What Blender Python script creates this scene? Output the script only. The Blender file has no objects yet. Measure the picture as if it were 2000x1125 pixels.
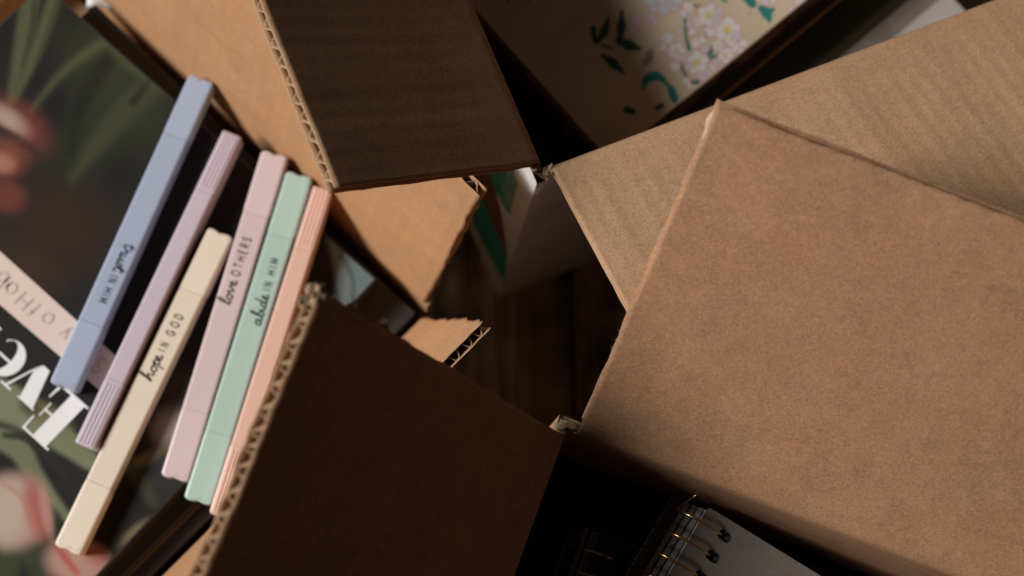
import bpy, bmesh, math, random
import numpy as np
from mathutils import Vector, Matrix

scene = bpy.context.scene
COL = scene.collection

# ------------------------------------------------------------------ camera
CAM_H = 0.72                       # metres above the wooden floor
F_PX, CX, CY = 2778.0, 1000.0, 562.5
NADIR = (775.0, 1175.0)            # where straight down falls in the picture
_d = np.array([(NADIR[0]-CX)/F_PX, -(NADIR[1]-CY)/F_PX, -1.0]); _d /= np.linalg.norm(_d)
_t = np.array([0, 0, -1.0]); _v = np.cross(_d, _t); _c = float(_d @ _t)
_K = np.array([[0, -_v[2], _v[1]], [_v[2], 0, -_v[0]], [-_v[1], _v[0], 0]])
ROT = np.eye(3) + _K + _K @ _K/(1+_c)
CAM = np.array([0, 0, CAM_H])
def ray(p): return ROT @ np.array([(p[0]-CX)/F_PX, -(p[1]-CY)/F_PX, -1.0])
def at(x, y, z):
    """point at height z that the photograph shows at x, y"""
    r = ray((x, y)); return CAM + (z-CAM_H)/r[2]*r
def on_plane(x, y, p0, n):
    r = ray((x, y)); return CAM + r*(np.dot(np.asarray(p0)-CAM, n)/np.dot(r, n))
def to_px(w):
    q = (np.asarray(w)-CAM) @ ROT
    return np.stack([CX+q[..., 0]/-q[..., 2]*F_PX, CY-q[..., 1]/-q[..., 2]*F_PX], -1)

cam_data = bpy.data.cameras.new('camera'); cam = bpy.data.objects.new('camera', cam_data); COL.objects.link(cam)
cam_data.sensor_width = 36.0; cam_data.lens = 36.0*F_PX/2000.0
cam_data.clip_start = 0.01; cam_data.clip_end = 50
m = Matrix([list(ROT[i]) + [CAM[i]] for i in range(3)] + [[0, 0, 0, 1]]); cam.matrix_world = m
cam_data.dof.use_dof = True
cam_data.dof.focus_distance = float(-((at(1300, 560, 0.232)-CAM) @ ROT)[2])
cam_data.dof.aperture_fstop = 6.3
scene.camera = cam

# ------------------------------------------------------------------ light
world = bpy.data.worlds.new('World'); scene.world = world; world.use_nodes = True
bg = world.node_tree.nodes['Background']; bg.inputs[0].default_value = (1.0, 0.88, 0.76, 1); bg.inputs[1].default_value = 0.019
def area(name, loc, target, size, size_y, power, col):
    l = bpy.data.lights.new(name, 'AREA'); l.shape = 'RECTANGLE'; l.size = size; l.size_y = size_y; l.energy = power; l.color = col
    o = bpy.data.objects.new(name, l); COL.objects.link(o); o.location = loc
    o.rotation_euler = (Vector(target)-Vector(loc)).to_track_quat('-Z', 'Z').to_euler(); return o
area('window_light', (-1.9, 0.17, 1.60), (0, 0.1, 0.2), 0.55, 0.92, 73, (1.0, 0.975, 0.945))
scene.view_settings.view_transform = 'Standard'; scene.view_settings.look = 'None'
scene.view_settings.exposure = 0; scene.view_settings.gamma = 1
scene.cycles.max_bounces = 8; scene.cycles.diffuse_bounces = 4

# ------------------------------------------------------------------ helpers
rng = np.random.default_rng(7)
def srgb(r, g, b):
    f = lambda c: c/12.92 if c <= 0.04045 else ((c+0.055)/1.055)**2.4
    return (f(r/255), f(g/255), f(b/255))
def lin(h): return (*h, 1) if len(h) == 3 else h
def mesh_obj(name, verts, faces, mat=None, parent=None, smooth=False, uv=None):
    """verts in world metres; a child's mesh is kept relative to its thing's base"""
    verts = np.asarray(verts, float)
    base = np.zeros(3)
    if parent is not None:
        r = parent
        while r.parent is not None: r = r.parent
        base = np.array(r.location)
    me = bpy.data.meshes.new(name)
    me.from_pydata((verts-base).tolist(), [], [list(map(int, f)) for f in faces]); me.update()
    if uv is not None:
        lay = me.uv_layers.new(name='UVMap'); uv = np.asarray(uv, float)
        idx = np.empty(len(me.loops), dtype=np.int32); me.loops.foreach_get('vertex_index', idx)
        lay.data.foreach_set('uv', uv[idx].astype(np.float32).ravel())
    if smooth: me.polygons.foreach_set('use_smooth', [True]*len(me.polygons))
    o = bpy.data.objects.new(name, me); COL.objects.link(o)
    if mat: me.materials.append(mat)
    if parent is not None: o.parent = parent
    return o
def tag(o, label, cat, group=None):
    o['label'] = label; o['category'] = cat
    if group: o['group'] = group
    return o
def thing(name, label, cat, loc, group=None):
    o = bpy.data.objects.new(name, None); COL.objects.link(o); o.location = [float(v) for v in loc]; o.empty_display_size = 0.02
    return tag(o, label, cat, group)
def bar(lx, ly, lz, bev, seg=3):
    """box rounded only along its length"""
    bm = bmesh.new(); bmesh.ops.create_cube(bm, size=1.0)
    for v in bm.verts: v.co = Vector((v.co.x*lx, v.co.y*ly, v.co.z*lz))
    bmesh.ops.bevel(bm, geom=[q for q in bm.edges if abs(q.verts[0].co.x-q.verts[1].co.x) > 1e-6], offset=bev, segments=seg, profile=0.5, affect='EDGES')
    bm.verts.index_update()
    V = np.array([v.co[:] for v in bm.verts]); F = [[v.index for v in f.verts] for f in bm.faces]; bm.free(); return V, F
def rbox(lx, ly, lz, bev=0.0, seg=2):
    """rounded box, centre at the origin: verts, faces"""
    bm = bmesh.new(); bmesh.ops.create_cube(bm, size=1.0)
    for v in bm.verts: v.co = Vector((v.co.x*lx, v.co.y*ly, v.co.z*lz))
    if bev > 0: bmesh.ops.bevel(bm, geom=list(bm.edges), offset=bev, segments=seg, profile=0.5, affect='EDGES')
    bm.verts.index_update()
    V = np.array([v.co[:] for v in bm.verts]); F = [[v.index for v in f.verts] for f in bm.faces]; bm.free(); return V, F
def frame(V, o, x, y, z):
    """local coordinates to the frame o, x, y, z"""
    V = np.asarray(V, float); return np.asarray(o) + V[:, :1]*np.asarray(x) + V[:, 1:2]*np.asarray(y) + V[:, 2:3]*np.asarray(z)
def merge(parts):
    V = []; F = []; n = 0
    for v, f in parts:
        V.append(np.asarray(v)); F += [[i+n for i in q] for q in f]; n += len(v)
    return np.concatenate(V), F
def tube(pts, r, k=6, closed=False):
    pts = np.asarray(pts, float); n = len(pts); V = []; F = []
    rr = np.broadcast_to(np.asarray(r, float), (n,))
    prev = None
    for i in range(n):
        t = pts[(i+1) % n]-pts[i-1] if closed else pts[min(i+1, n-1)]-pts[max(i-1, 0)]
        t = t/(np.linalg.norm(t)+1e-12)
        if prev is None:
            a = np.array([0, 0, 1.0]) if abs(t[2]) < .9 else np.array([1.0, 0, 0]); u = np.cross(t, a)
        else: u = prev - t*np.dot(prev, t)
        u /= np.linalg.norm(u)+1e-12; prev = u; w = np.cross(t, u)
        for j in range(k):
            a = 2*math.pi*j/k; V.append(pts[i]+rr[i]*(math.cos(a)*u+math.sin(a)*w))
    for i in range(n if closed else n-1):
        i2 = (i+1) % n
        for j in range(k):
            j2 = (j+1) % k; F.append([i*k+j, i*k+j2, i2*k+j2, i2*k+j])
    if not closed: F.append(list(range(k))[::-1]); F.append([(n-1)*k+j for j in range(k)])
    return np.array(V), F
def catmull(pts, n=6):
    p = np.asarray(pts, float); p = np.vstack([2*p[0]-p[1], p, 2*p[-1]-p[-2]]); out = []
    for i in range(1, len(p)-2):
        for t in np.linspace(0, 1, n, endpoint=False):
            out.append(.5*((2*p[i])+(-p[i-1]+p[i+1])*t+(2*p[i-1]-5*p[i]+4*p[i+1]-p[i+2])*t*t+(-p[i-1]+3*p[i]-3*p[i+1]+p[i+2])*t**3))
    out.append(p[-2]); return np.array(out)
def ribbon(pts, w):
    """flat stroke in 2-D with round ends: verts (x, y), faces"""
    p = np.asarray(pts, float); n = len(p); t = np.gradient(p, axis=0); t /= np.linalg.norm(t, axis=1, keepdims=True)+1e-12
    nn = np.stack([-t[:, 1], t[:, 0]], 1)*w/2
    V = np.concatenate([p+nn, p-nn]); F = [[i, i+1, n+i+1, n+i] for i in range(n-1)]
    return V, F
def noise1(n, step, seed, amp=1.0):
    r = np.random.default_rng(seed); k = int(n/step)+4
    c = r.uniform(-1, 1, k); x = np.arange(n)/step; i = x.astype(int); f = x-i; f = f*f*(3-2*f)
    return amp*(c[i]*(1-f)+c[i+1]*f)

# ------------------------------------------------------------------ materials
def new_mat(name):
    m = bpy.data.materials.new(name); m.use_nodes = True; nt = m.node_tree
    return m, nt, nt.nodes['Principled BSDF']
def plain(name, col, rough=0.5, spec=0.5, metal=0.0, sub=0.0, var=0.0, scale=60, bump=0.0):
    m, nt, b = new_mat(name); b.inputs['Roughness'].default_value = rough; b.inputs['Metallic'].default_value = metal
    b.inputs['Specular IOR Level'].default_value = spec
    b.inputs['Base Color'].default_value = lin(col)
    if sub: b.inputs['Subsurface Weight'].default_value = sub; b.inputs['Subsurface Radius'].default_value = (.004, .003, .0025); b.inputs['Subsurface Scale'].default_value = 1.0
    if var or bump:
        tc = nt.nodes.new('ShaderNodeTexCoord'); n = nt.nodes.new('ShaderNodeTexNoise'); n.inputs['Scale'].default_value = scale; n.inputs['Detail'].default_value = 6
        nt.links.new(tc.outputs['Object'], n.inputs['Vector'])
        if var:
            r = nt.nodes.new('ShaderNodeMapRange'); r.inputs['From Min'].default_value = .25; r.inputs['From Max'].default_value = .75
            r.inputs['To Min'].default_value = 1-var; r.inputs['To Max'].default_value = 1+var
            nt.links.new(n.outputs['Fac'], r.inputs['Value'])
            mx = nt.nodes.new('ShaderNodeVectorMath'); mx.operation = 'SCALE'; mx.inputs[0].default_value = col[:3]
            nt.links.new(r.outputs[0], mx.inputs['Scale']); nt.links.new(mx.outputs[0], b.inputs['Base Color'])
        if bump:
            bp = nt.nodes.new('ShaderNodeBump'); bp.inputs['Strength'].default_value = bump; bp.inputs['Distance'].default_value = .0005
            nt.links.new(n.outputs['Fac'], bp.inputs['Height']); nt.links.new(bp.outputs[0], b.inputs['Normal'])
    return m
def kraft(name, col, mottle=0.12, fibre=0.16, band=0.0, seed=0.0, grain=.10):
    """paper liner: cloudy mottling, crossing fibres, specks; UV is in metres (u along the crease, v away from it)"""
    m, nt, b = new_mat(name); N = nt.nodes; L = nt.links
    b.inputs['Roughness'].default_value = .82; b.inputs['Specular IOR Level'].default_value = .18
    uv = N.new('ShaderNodeUVMap'); uv.uv_map = 'UVMap'
    def noise(scale, det, vec, dist=0.0, rough=.55):
        n = N.new('ShaderNodeTexNoise'); n.inputs['Scale'].default_value = scale; n.inputs['Detail'].default_value = det
        n.inputs['Roughness'].default_value = rough; n.inputs['Distortion'].default_value = dist; L.new(vec, n.inputs['Vector']); return n.outputs['Fac']
    def mapping(rot, sx, sy):
        m0 = N.new('ShaderNodeMapping'); m0.inputs['Rotation'].default_value = (0, 0, rot); m0.inputs['Location'].default_value = (seed, seed*1.7, seed*.3)
        mp = N.new('ShaderNodeMapping'); mp.inputs['Scale'].default_value = (sx, sy, 1)
        L.new(uv.outputs[0], m0.inputs['Vector']); L.new(m0.outputs[0], mp.inputs['Vector']); return mp.outputs[0]
    def rng_(v, a, bb, c, d):
        r = N.new('ShaderNodeMapRange'); r.clamp = True
        for k, x in zip(('From Min', 'From Max', 'To Min', 'To Max'), (a, bb, c, d)): r.inputs[k].default_value = x
        L.new(v, r.inputs['Value']); return r.outputs[0]
    def math_(op, a, bb):
        q = N.new('ShaderNodeMath'); q.operation = op
        for k, x in enumerate((a, bb)):
            if isinstance(x, (int, float)): q.inputs[k].default_value = x
            else: L.new(x, q.inputs[k])
        return q.outputs[0]
    big = noise(26, 3, mapping(0, 1, 1)); mid = noise(110, 5, mapping(.4, 1, 1.2), .6, .65); fine = noise(900, 3, mapping(0, 1, 1), 0, .7)
    fac = math_('ADD', rng_(big, .3, .7, -mottle*.45, mottle*.45), rng_(mid, .28, .72, -mottle*.75, mottle*.75))
    fac = math_('ADD', fac, rng_(fine, .28, .72, -grain, grain))
    fib = None
    for k, rot in enumerate((.25, 1.15, 2.05, 2.75)):
        n = noise(1.0, 2, mapping(rot, 330, 2600), .8)
        f = rng_(n, .55, .72, 0, 1); fib = f if fib is None else math_('MAXIMUM', fib, f)
    dk = None
    for k, rot in enumerate((.7, 1.6, 2.4)):
        n = noise(1.0, 2, mapping(rot, 360, 2300), .8)
        f = rng_(n, .56, .73, 0, 1); dk = f if dk is None else math_('MAXIMUM', dk, f)
    fac = math_('ADD', fac, math_('MULTIPLY', fib, fibre)); fac = math_('SUBTRACT', fac, math_('MULTIPLY', dk, fibre*.8))
    if band:
        fac = math_('ADD', fac, rng_(noise(1.0, 2, mapping(0, 95, 3)), .3, .7, -band, band))
    spk = rng_(noise(420, 1, mapping(.1, 1, 1)), .80, .84, 0, .35); fac = math_('SUBTRACT', fac, spk)
    fac = math_('ADD', fac, 1.0)
    mx = N.new('ShaderNodeVectorMath'); mx.operation = 'SCALE'; L.new(fac, mx.inputs['Scale'])
    hue = N.new('ShaderNodeMix'); hue.data_type = 'RGBA'; hue.inputs['A'].default_value = lin(tuple(c*k for c, k in zip(col, (1.02, .99, .96)))); hue.inputs['B'].default_value = lin(tuple(c*k for c, k in zip(col, (.985, 1.0, 1.02))))
    L.new(rng_(noise(45, 3, mapping(1.1, 1, 1)), .35, .65, 0, 1), hue.inputs['Factor'])
    L.new(hue.outputs['Result'], mx.inputs[0]); L.new(mx.outputs[0], b.inputs['Base Color'])
    bp = N.new('ShaderNodeBump'); bp.inputs['Strength'].default_value = .35; bp.inputs['Distance'].default_value = .00012
    L.new(math_('ADD', fine, math_('MULTIPLY', fib, .6)), bp.inputs['Height']); L.new(bp.outputs[0], b.inputs['Normal'])
    return m
def painted(name, rough=.4, spec=.4):
    m, nt, b = new_mat(name); a = nt.nodes.new('ShaderNodeVertexColor'); a.layer_name = 'print'
    nt.links.new(a.outputs['Color'], b.inputs['Base Color']); b.inputs['Roughness'].default_value = rough; b.inputs['Specular IOR Level'].default_value = spec
    return m

M = {}
M['kraft_a'] = kraft('kraft_golden', (.455, .25, .125), .10, .14, 0, 3.1)
M['kraft_b'] = kraft('kraft_banded', (.42, .255, .142), .10, .26, .035, 1.3, .20)
M['kraft_c'] = kraft('kraft_red_brown', (.375, .203, .110), .14, .30, 0, 5.7, .20)
M['kraft_edge'] = plain('torn_kraft_edge', (.44, .30, .185), .9, .1, var=.2, scale=900)
M['flute'] = plain('flute_paper', (.40, .27, .165), .9, .1, var=.18, scale=700)
M['torn'] = plain('pale_torn_ply', (.60, .43, .29), .9, .1, var=.12, scale=500, bump=.4)
M['white_liner'] = kraft('white_coated_liner', (.80, .80, .78), .04, .03, 0, 2.0)
M['teal_print'] = plain('teal_print', (.03, .40, .35), .5, .3, var=.12, scale=200)
M['brown_tone'] = plain('brown_tone', (.20, .11, .06), .7, .2, var=.15, scale=90)

# ------------------------------------------------------------------ floor
def wood():
    m, nt, b = new_mat('dark_stained_wood'); N = nt.nodes; L = nt.links
    tc = N.new('ShaderNodeTexCoord'); mp = N.new('ShaderNodeMapping'); mp.inputs['Scale'].default_value = (90, 7, 1); mp.inputs['Rotation'].default_value = (0, 0, math.radians(4))
    L.new(tc.outputs['Object'], mp.inputs['Vector'])
    n = N.new('ShaderNodeTexNoise'); n.inputs['Scale'].default_value = 1; n.inputs['Detail'].default_value = 8; n.inputs['Distortion'].default_value = .8; L.new(mp.outputs[0], n.inputs['Vector'])
    n2 = N.new('ShaderNodeTexNoise'); n2.inputs['Scale'].default_value = 26; n2.inputs['Detail'].default_value = 4; L.new(tc.outputs['Object'], n2.inputs['Vector'])
    a = N.new('ShaderNodeMath'); a.operation = 'MULTIPLY'; L.new(n.outputs['Fac'], a.inputs[0]); L.new(n2.outputs['Fac'], a.inputs[1])
    r = N.new('ShaderNodeValToRGB'); r.color_ramp.elements[0].position = .14; r.color_ramp.elements[0].color = (.03, .024, .018, 1)
    r.color_ramp.elements[1].position = .42; r.color_ramp.elements[1].color = (.52, .42, .32, 1)
    L.new(a.outputs[0], r.inputs['Fac']); L.new(r.outputs[0], b.inputs['Base Color']); b.inputs['Roughness'].default_value = .45
    return m
floor = mesh_obj('floor', [(-3, -3, -.006), (3, -3, -.006), (3, 3, -.006), (-3, 3, -.006)], [[0, 1, 2, 3]], plain('floor_joint', (.006, .004, .003), .8)); floor['kind'] = 'structure'
wood_m = wood()
pv, pf = rbox(.1186, 1.9, .006, .0008, 1)
board_me = None
for i in range(-13, 14):
    o = bpy.data.objects.new('floor_board', board_me) if board_me else mesh_obj('floor_board', pv, pf, wood_m)
    if board_me: COL.objects.link(o)
    board_me = o.data; o.parent = floor
    o.location = (i*.12+.03, (i % 3)*.17-.1, -.003)
    o.rotation_euler = (0, 0, 0 if i % 2 else math.pi)

# ------------------------------------------------------------------ cardboard boxes
T = .0042      # board thickness
Z = np.array([0, 0, 1.0])
def axes(k, a, b, z):
    u = at(*a, z)-at(*k, z); v = at(*b, z)-at(*k, z)
    ta = math.atan2(u[1], u[0]); tb = math.atan2(v[1], v[0]); d = (tb-ta+math.pi) % (2*math.pi)-math.pi; s = 1 if d > 0 else -1; mm = ta+d/2
    ta = mm-s*math.pi/4; tb = mm+s*math.pi/4
    return np.array([math.cos(ta), math.sin(ta), 0]), np.array([math.cos(tb), math.sin(tb), 0])
def lift(p0, e, tip):
    """height, angle and width of a flap whose end edge runs from p0 to the point seen at tip"""
    lo, hi = .05, .5; g = lambda q: float((at(*tip, q)-p0) @ e)
    zs = np.linspace(.05, .5, 3000); zz = min(zs, key=lambda q: abs(g(q)))
    w = at(*tip, zz)-p0; out = np.linalg.norm(w[:2])
    return math.atan2(zz-p0[2], out), float(np.linalg.norm(w))

def flap(box, p0, e, n, theta, w, L, mat_in, mat_out, seed, fine=True, rough_end=.0004, rough_out=.0003, gap=1.0, crush=.12, curl=0.0, sag=0.0, pitch=.0064, recess=.0003, washk=1.0):
    """one flap: inner liner, corrugated medium and outer liner, bent out of the wall below its crease.
    p0: where the flap's plane meets the wall at its near end; e along the crease; n outward; theta above level"""
    r = .006; bend = math.pi/2-theta; tl = r*math.tan(bend/2)
    du = .0016 if fine else .02; ds = .0025 if fine else .02
    nu = max(2, int(L/du)); arc = r*bend; total = arc+(w-tl)
    s_arc = np.linspace(0, arc, 7); s_flat = np.linspace(arc, total, max(3, int((w-tl)/ds)))[1:]
    S = np.concatenate([s_arc, s_flat]); ns = len(S)
    phi = np.where(S < arc, math.pi/2-S/r, theta + curl*((S-arc)/max(w, 1e-6)))
    # path of the inner face
    a = np.zeros(ns); c = np.zeros(ns)
    for i in range(1, ns):
        pm = .5*(phi[i]+phi[i-1]); a[i] = a[i-1]+math.cos(pm)*(S[i]-S[i-1]); c[i] = c[i-1]+math.sin(pm)*(S[i]-S[i-1])
    c -= tl
    U = np.linspace(0, L, nu+1)
    flu = washk*(noise1(nu+1, 4.0, seed+1, .00009) + noise1(nu+1, 9.0, seed+2, .00020) + .00005*np.cos(2*math.pi*U/pitch))
    def sheet(k, sd, mat, name, parent, thick, wash):
        """liner at depth k below the inner face"""
        eu0 = noise1(ns, 2.0, sd+3, rough_end)+noise1(ns, 6.0, sd+4, rough_end*.8); eu1 = noise1(ns, 2.0, sd+5, rough_end)
        es = noise1(nu+1, 2.0, sd+6, rough_out)+noise1(nu+1, 11.0, sd+7, rough_out*.7)
        g = lambda uu: np.interp(uu, U, flu)
        V = np.empty((nu+1, ns, 3)); UVs = np.empty((nu+1, ns, 2))
        wig = noise1(ns, 8.0, sd+8, .00012)
        for side in range(1):
            uu = np.repeat(U[:, None], ns, 1); uu[0] += eu0; uu[1] += eu0*.5; uu[-1] += eu1
            fr = np.clip((S-arc)/(total-arc), 0, 1)
            kk = k + wash*(flu[:, None]*np.clip(fr*6, 0, 1)[None, :]) + wig[None, :]*wash
            aa = np.repeat(a[None], nu+1, 0); cc = np.repeat(c[None], nu+1, 0)
            last = np.zeros(ns); last[-1] = 1
            aa = aa + es[:, None]*last*np.cos(phi); cc = cc + es[:, None]*last*np.sin(phi)
            sagv = sag*np.sin(math.pi*np.clip(uu/L, 0, 1))*fr[None, :]
            kk = kk+sagv
            V[:] = p0 + uu[..., None]*e + aa[..., None]*n + cc[..., None]*Z + kk[..., None]*(-np.sin(phi)[None, :, None]*n + np.cos(phi)[None, :, None]*Z)
            UVs[..., 0] = uu; UVs[..., 1] = S[None]
        idx = np.arange((nu+1)*ns).reshape(nu+1, ns)
        F = np.stack([idx[:-1, :-1], idx[1:, :-1], idx[1:, 1:], idx[:-1, 1:]], -1).reshape(-1, 4)
        o = mesh_obj(name, V.reshape(-1, 3), F.tolist(), mat, parent, True, UVs.reshape(-1, 2))
        # normals up out of the inner face
        md = o.modifiers.new('thickness', 'SOLIDIFY'); md.thickness = thick; md.offset = 0; md.use_rim = True
        o.data.materials.append(M['kraft_edge']); md.material_offset_rim = 1
        return o
    root = sheet(-.0002, seed*11, mat_in, 'flap', box, .0004, 1.0)
    sheet(-T*gap+.0002, seed*11+500, mat_out, 'outer_liner', root, .0004, .5)
    # corrugated medium
    per = 12 if fine else 4
    nm = max(4, int(L/pitch*per)); UM = np.linspace(.0006, L-.0006, nm+1)
    warp = noise1(nm+1, per*1.6, seed+20, crush*pitch); ampj = 1+noise1(nm+1, per*1.1, seed+21, crush*1.1)
    ph = 2*math.pi*(UM+warp)/pitch
    wave = 1.2*np.sin(ph)+.22*np.sin(2*ph+.7)
    half = (T*gap-.0009)/2
    kk = -T*gap/2 + half*np.clip(wave*ampj, -1.02, 1.02)
    kk = kk+np.interp(UM, U, flu)
    rec = recess+np.abs(noise1(nm+1, 5.0, seed+23, .0006))
    SM = np.concatenate([S[6:-1][::3] if fine else S[6:-1], [total]]); nS = len(SM)
    aM = np.interp(SM, S, a); cM = np.interp(SM, S, c); pM = np.interp(SM, S, phi)
    V = np.empty((nm+1, nS, 3))
    for j in range(nS):
        back = rec if j == nS-1 else 0*rec
        sagv = sag*np.sin(math.pi*np.clip(UM/L, 0, 1))*np.clip((SM[j]-arc)/(total-arc), 0, 1)
        V[:, j] = p0 + UM[:, None]*e + (aM[j]-back*math.cos(pM[j]))[:, None]*n + (cM[j]-back*math.sin(pM[j]))[:, None]*Z + (kk+sagv)[:, None]*(-math.sin(pM[j])*n+math.cos(pM[j])*Z)
    idx = np.arange((nm+1)*nS).reshape(nm+1, nS)
    F = np.stack([idx[:-1, :-1], idx[1:, :-1], idx[1:, 1:], idx[:-1, 1:]], -1).reshape(-1, 4)
    o = mesh_obj('fluting', V.reshape(-1, 3), F.tolist(), M['flute'], root, True)
    md = o.modifiers.new('thickness', 'SOLIDIFY'); md.thickness = .00028; md.offset = 0
    return root

def wall(box, p0, e, n, L, h, mat_in, mat_out, cut=0.0):
    """upright board: inner face on p0's plane, outer face a board's thickness out"""
    k = 24; U = np.linspace(0, L, k+1); parts = []
    for off, flip, mat in ((0, False, mat_in), (T, True, mat_out)):
        zs = np.linspace(0, h, 14)
        U = np.linspace(cut, L, k+1) if not flip else np.linspace(cut if cut else -T, L+T, k+1)
        V = np.array([p0 + u*e + off*n - Z*p0[2] + z*Z for u in U for z in zs]); uv = np.array([(u, z) for u in U for z in zs])
        F = [[i*14+j, (i+1)*14+j, (i+1)*14+j+1, i*14+j+1] for i in range(k) for j in range(13)]
        parts.append((V, F, uv, mat))
    o = mesh_obj('wall', parts[0][0], parts[0][1], mat_in, box, False, parts[0][2])
    q = mesh_obj('outer_liner', parts[1][0], parts[1][1], mat_out, o, False, parts[1][2])
    rim = [p0+cut*e-Z*p0[2], p0+L*e-Z*p0[2], p0+L*e+(h-p0[2])*Z, p0+cut*e+(h-p0[2])*Z]
    V = np.array(rim+[r+T*n for r in rim]); F = [[0, 1, 5, 4], [1, 2, 6, 5], [2, 3, 7, 6], [3, 0, 4, 7]]
    mesh_obj('board_edge', V, F, M['flute'], o)
    return o

def carton(label, K, ea, eb, La, Lb, h, mat_in, mat_out, flaps, group, seed, torn=(0, 0, 0, 0)):
    """K inner corner (x, y) of the two visible walls; ea, eb along them; flaps: angle, width, start offset, extra arguments for the walls a, b, far a, far b"""
    K = np.array([K[0], K[1], h]); base = K+ea*La/2+eb*Lb/2; base[2] = 0
    box = thing('cardboard_box', label, 'cardboard box', base, group)
    sides = [(K, ea, -eb, La), (K, eb, -ea, Lb), (K+eb*Lb, ea, eb, La), (K+ea*La, eb, ea, Lb)]
    for i, (p, e, n, L) in enumerate(sides):
        th, w, off, kw = flaps[i]
        tl = .006*math.tan((math.pi/2-th)/2)
        wall(box, p, e, n, L, h-tl-.0004, mat_in, mat_out, torn[i])
        flap(box, p+e*off, e, n, th, w, L-off-.003, mat_in, mat_in, seed+i*37, **kw)
    V, F = rbox(La, Lb, .004); mesh_obj('bottom', frame(V, base+Z*.0025, ea, eb, Z), F, M['kraft_edge'], box)
    return box

R = math.radians
# box A, left
hA = .106
eA1, eA2 = axes((827, 605), (230, 0), (330, 1125), hA)
pA1 = at(830, 592, hA); pA2 = at(822, 622, hA)
KA = np.array([*np.linalg.solve(np.array([eA1[:2], -eA2[:2]]).T, (pA2-pA1)[:2])[:0], *(pA1 + eA1*np.dot(pA2-pA1, eA1))[:2]])
oA1 = float((pA1[:2]-KA) @ eA1[:2]); oA2 = float((pA2[:2]-KA) @ eA2[:2])
thA1, wA1 = lift(pA1, eA1, (937, 382)); thA2, wA2 = lift(pA2, eA2, (945, 625))
print('A', KA, math.degrees(thA1), wA1, math.degrees(thA2), wA2, oA1, oA2)
boxA = carton('open golden kraft carton holding two dark books and six pastel highlighters', KA, eA1, eA2, .245, .285, hA, M['kraft_a'], M['kraft_a'],
    [(thA1, wA1, oA1, dict(rough_end=.0005)), (thA2, wA2, oA2, dict(rough_end=.0008, crush=.34, recess=.0008)), (R(-62), .10, .003, dict(fine=False)), (R(-62), .10, .003, dict(fine=False))], 'open cardboard boxes', 11, (.002, .007, 0, 0))
# box B, top
hB = .2105
eB1, eB2 = axes((1062, 317), (925, 0), (1910, 0), hB)
pB1 = at(1058, 317, hB); pB2 = at(1074, 321, hB)
KB = (pB1 + eB1*np.dot(pB2-pB1, eB1))[:2]; oB1 = float((pB1[:2]-KB) @ eB1[:2]); oB2 = float((pB2[:2]-KB) @ eB2[:2])
thB1, wB1 = lift(pB1, eB1, (650, 372)); thB2, _ = lift(pB2, eB2, (1222, 597))
print('B', KB, math.degrees(thB1), wB1, math.degrees(thB2), oB1, oB2)
boxB = carton('open carton with white and teal outside holding a blossom patterned notebook', KB, eB1, eB2, .25, .33, hB, M['kraft_b'], M['white_liner'],
    [(thB1, wB1, oB1, dict(curl=R(2), rough_end=.0002, washk=1.2, pitch=.0070)), (thB2, wB1-.006, oB2, dict(rough_end=.0002, gap=.85, washk=1.5)), (R(-60), .10, .003, dict(fine=False)), (R(-60), .10, .003, dict(fine=False))], 'open cardboard boxes', 211)
# box C, bottom
hC = .2215
eC1, eC2 = axes((1114, 847), (1010, 1140), (1400, 958), hC)
pC1 = at(1104, 851, hC); pC2 = at(1128, 845, hC)
KC = (pC1 + eC1*np.dot(pC2-pC1, eC1))[:2]; oC1 = float((pC1[:2]-KC) @ eC1[:2]); oC2 = float((pC2[:2]-KC) @ eC2[:2])
thC1, wC1 = lift(pC1, eC1, (627, 568)); thC2, wC2 = lift(pC2, eC2, (1400, 212))
print('C', KC, math.degrees(thC1), wC1, math.degrees(thC2), wC2, oC1, oC2)
boxC = carton('open red brown carton holding two ring bound notebooks', KC, eC1, eC2, .30, .33, hC, M['kraft_c'], M['kraft_c'],
    [(thC1, wC1, oC1, dict(gap=1.25, crush=.26, rough_out=.0006, rough_end=.0003)), (thC2, wC2, oC2, dict(rough_end=.0003, curl=R(-3), recess=.0034, washk=.25, gap=1.5)), (R(-60), .12, .003, dict(fine=False)), (R(-60), .12, .003, dict(fine=False))], 'open cardboard boxes', 411)

# inner pads that the contents rest on
def pad(box, K, ea, eb, La, Lb, z, mat='kraft_edge'):
    V, F = rbox(La-.006, Lb-.006, z-.008); c = np.array([K[0], K[1], 0])+ea*La/2+eb*Lb/2+Z*((z-.008)/2+.006)
    mesh_obj('inner_pad', frame(V, c, ea, eb, Z), F, M[mat], box)

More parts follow.
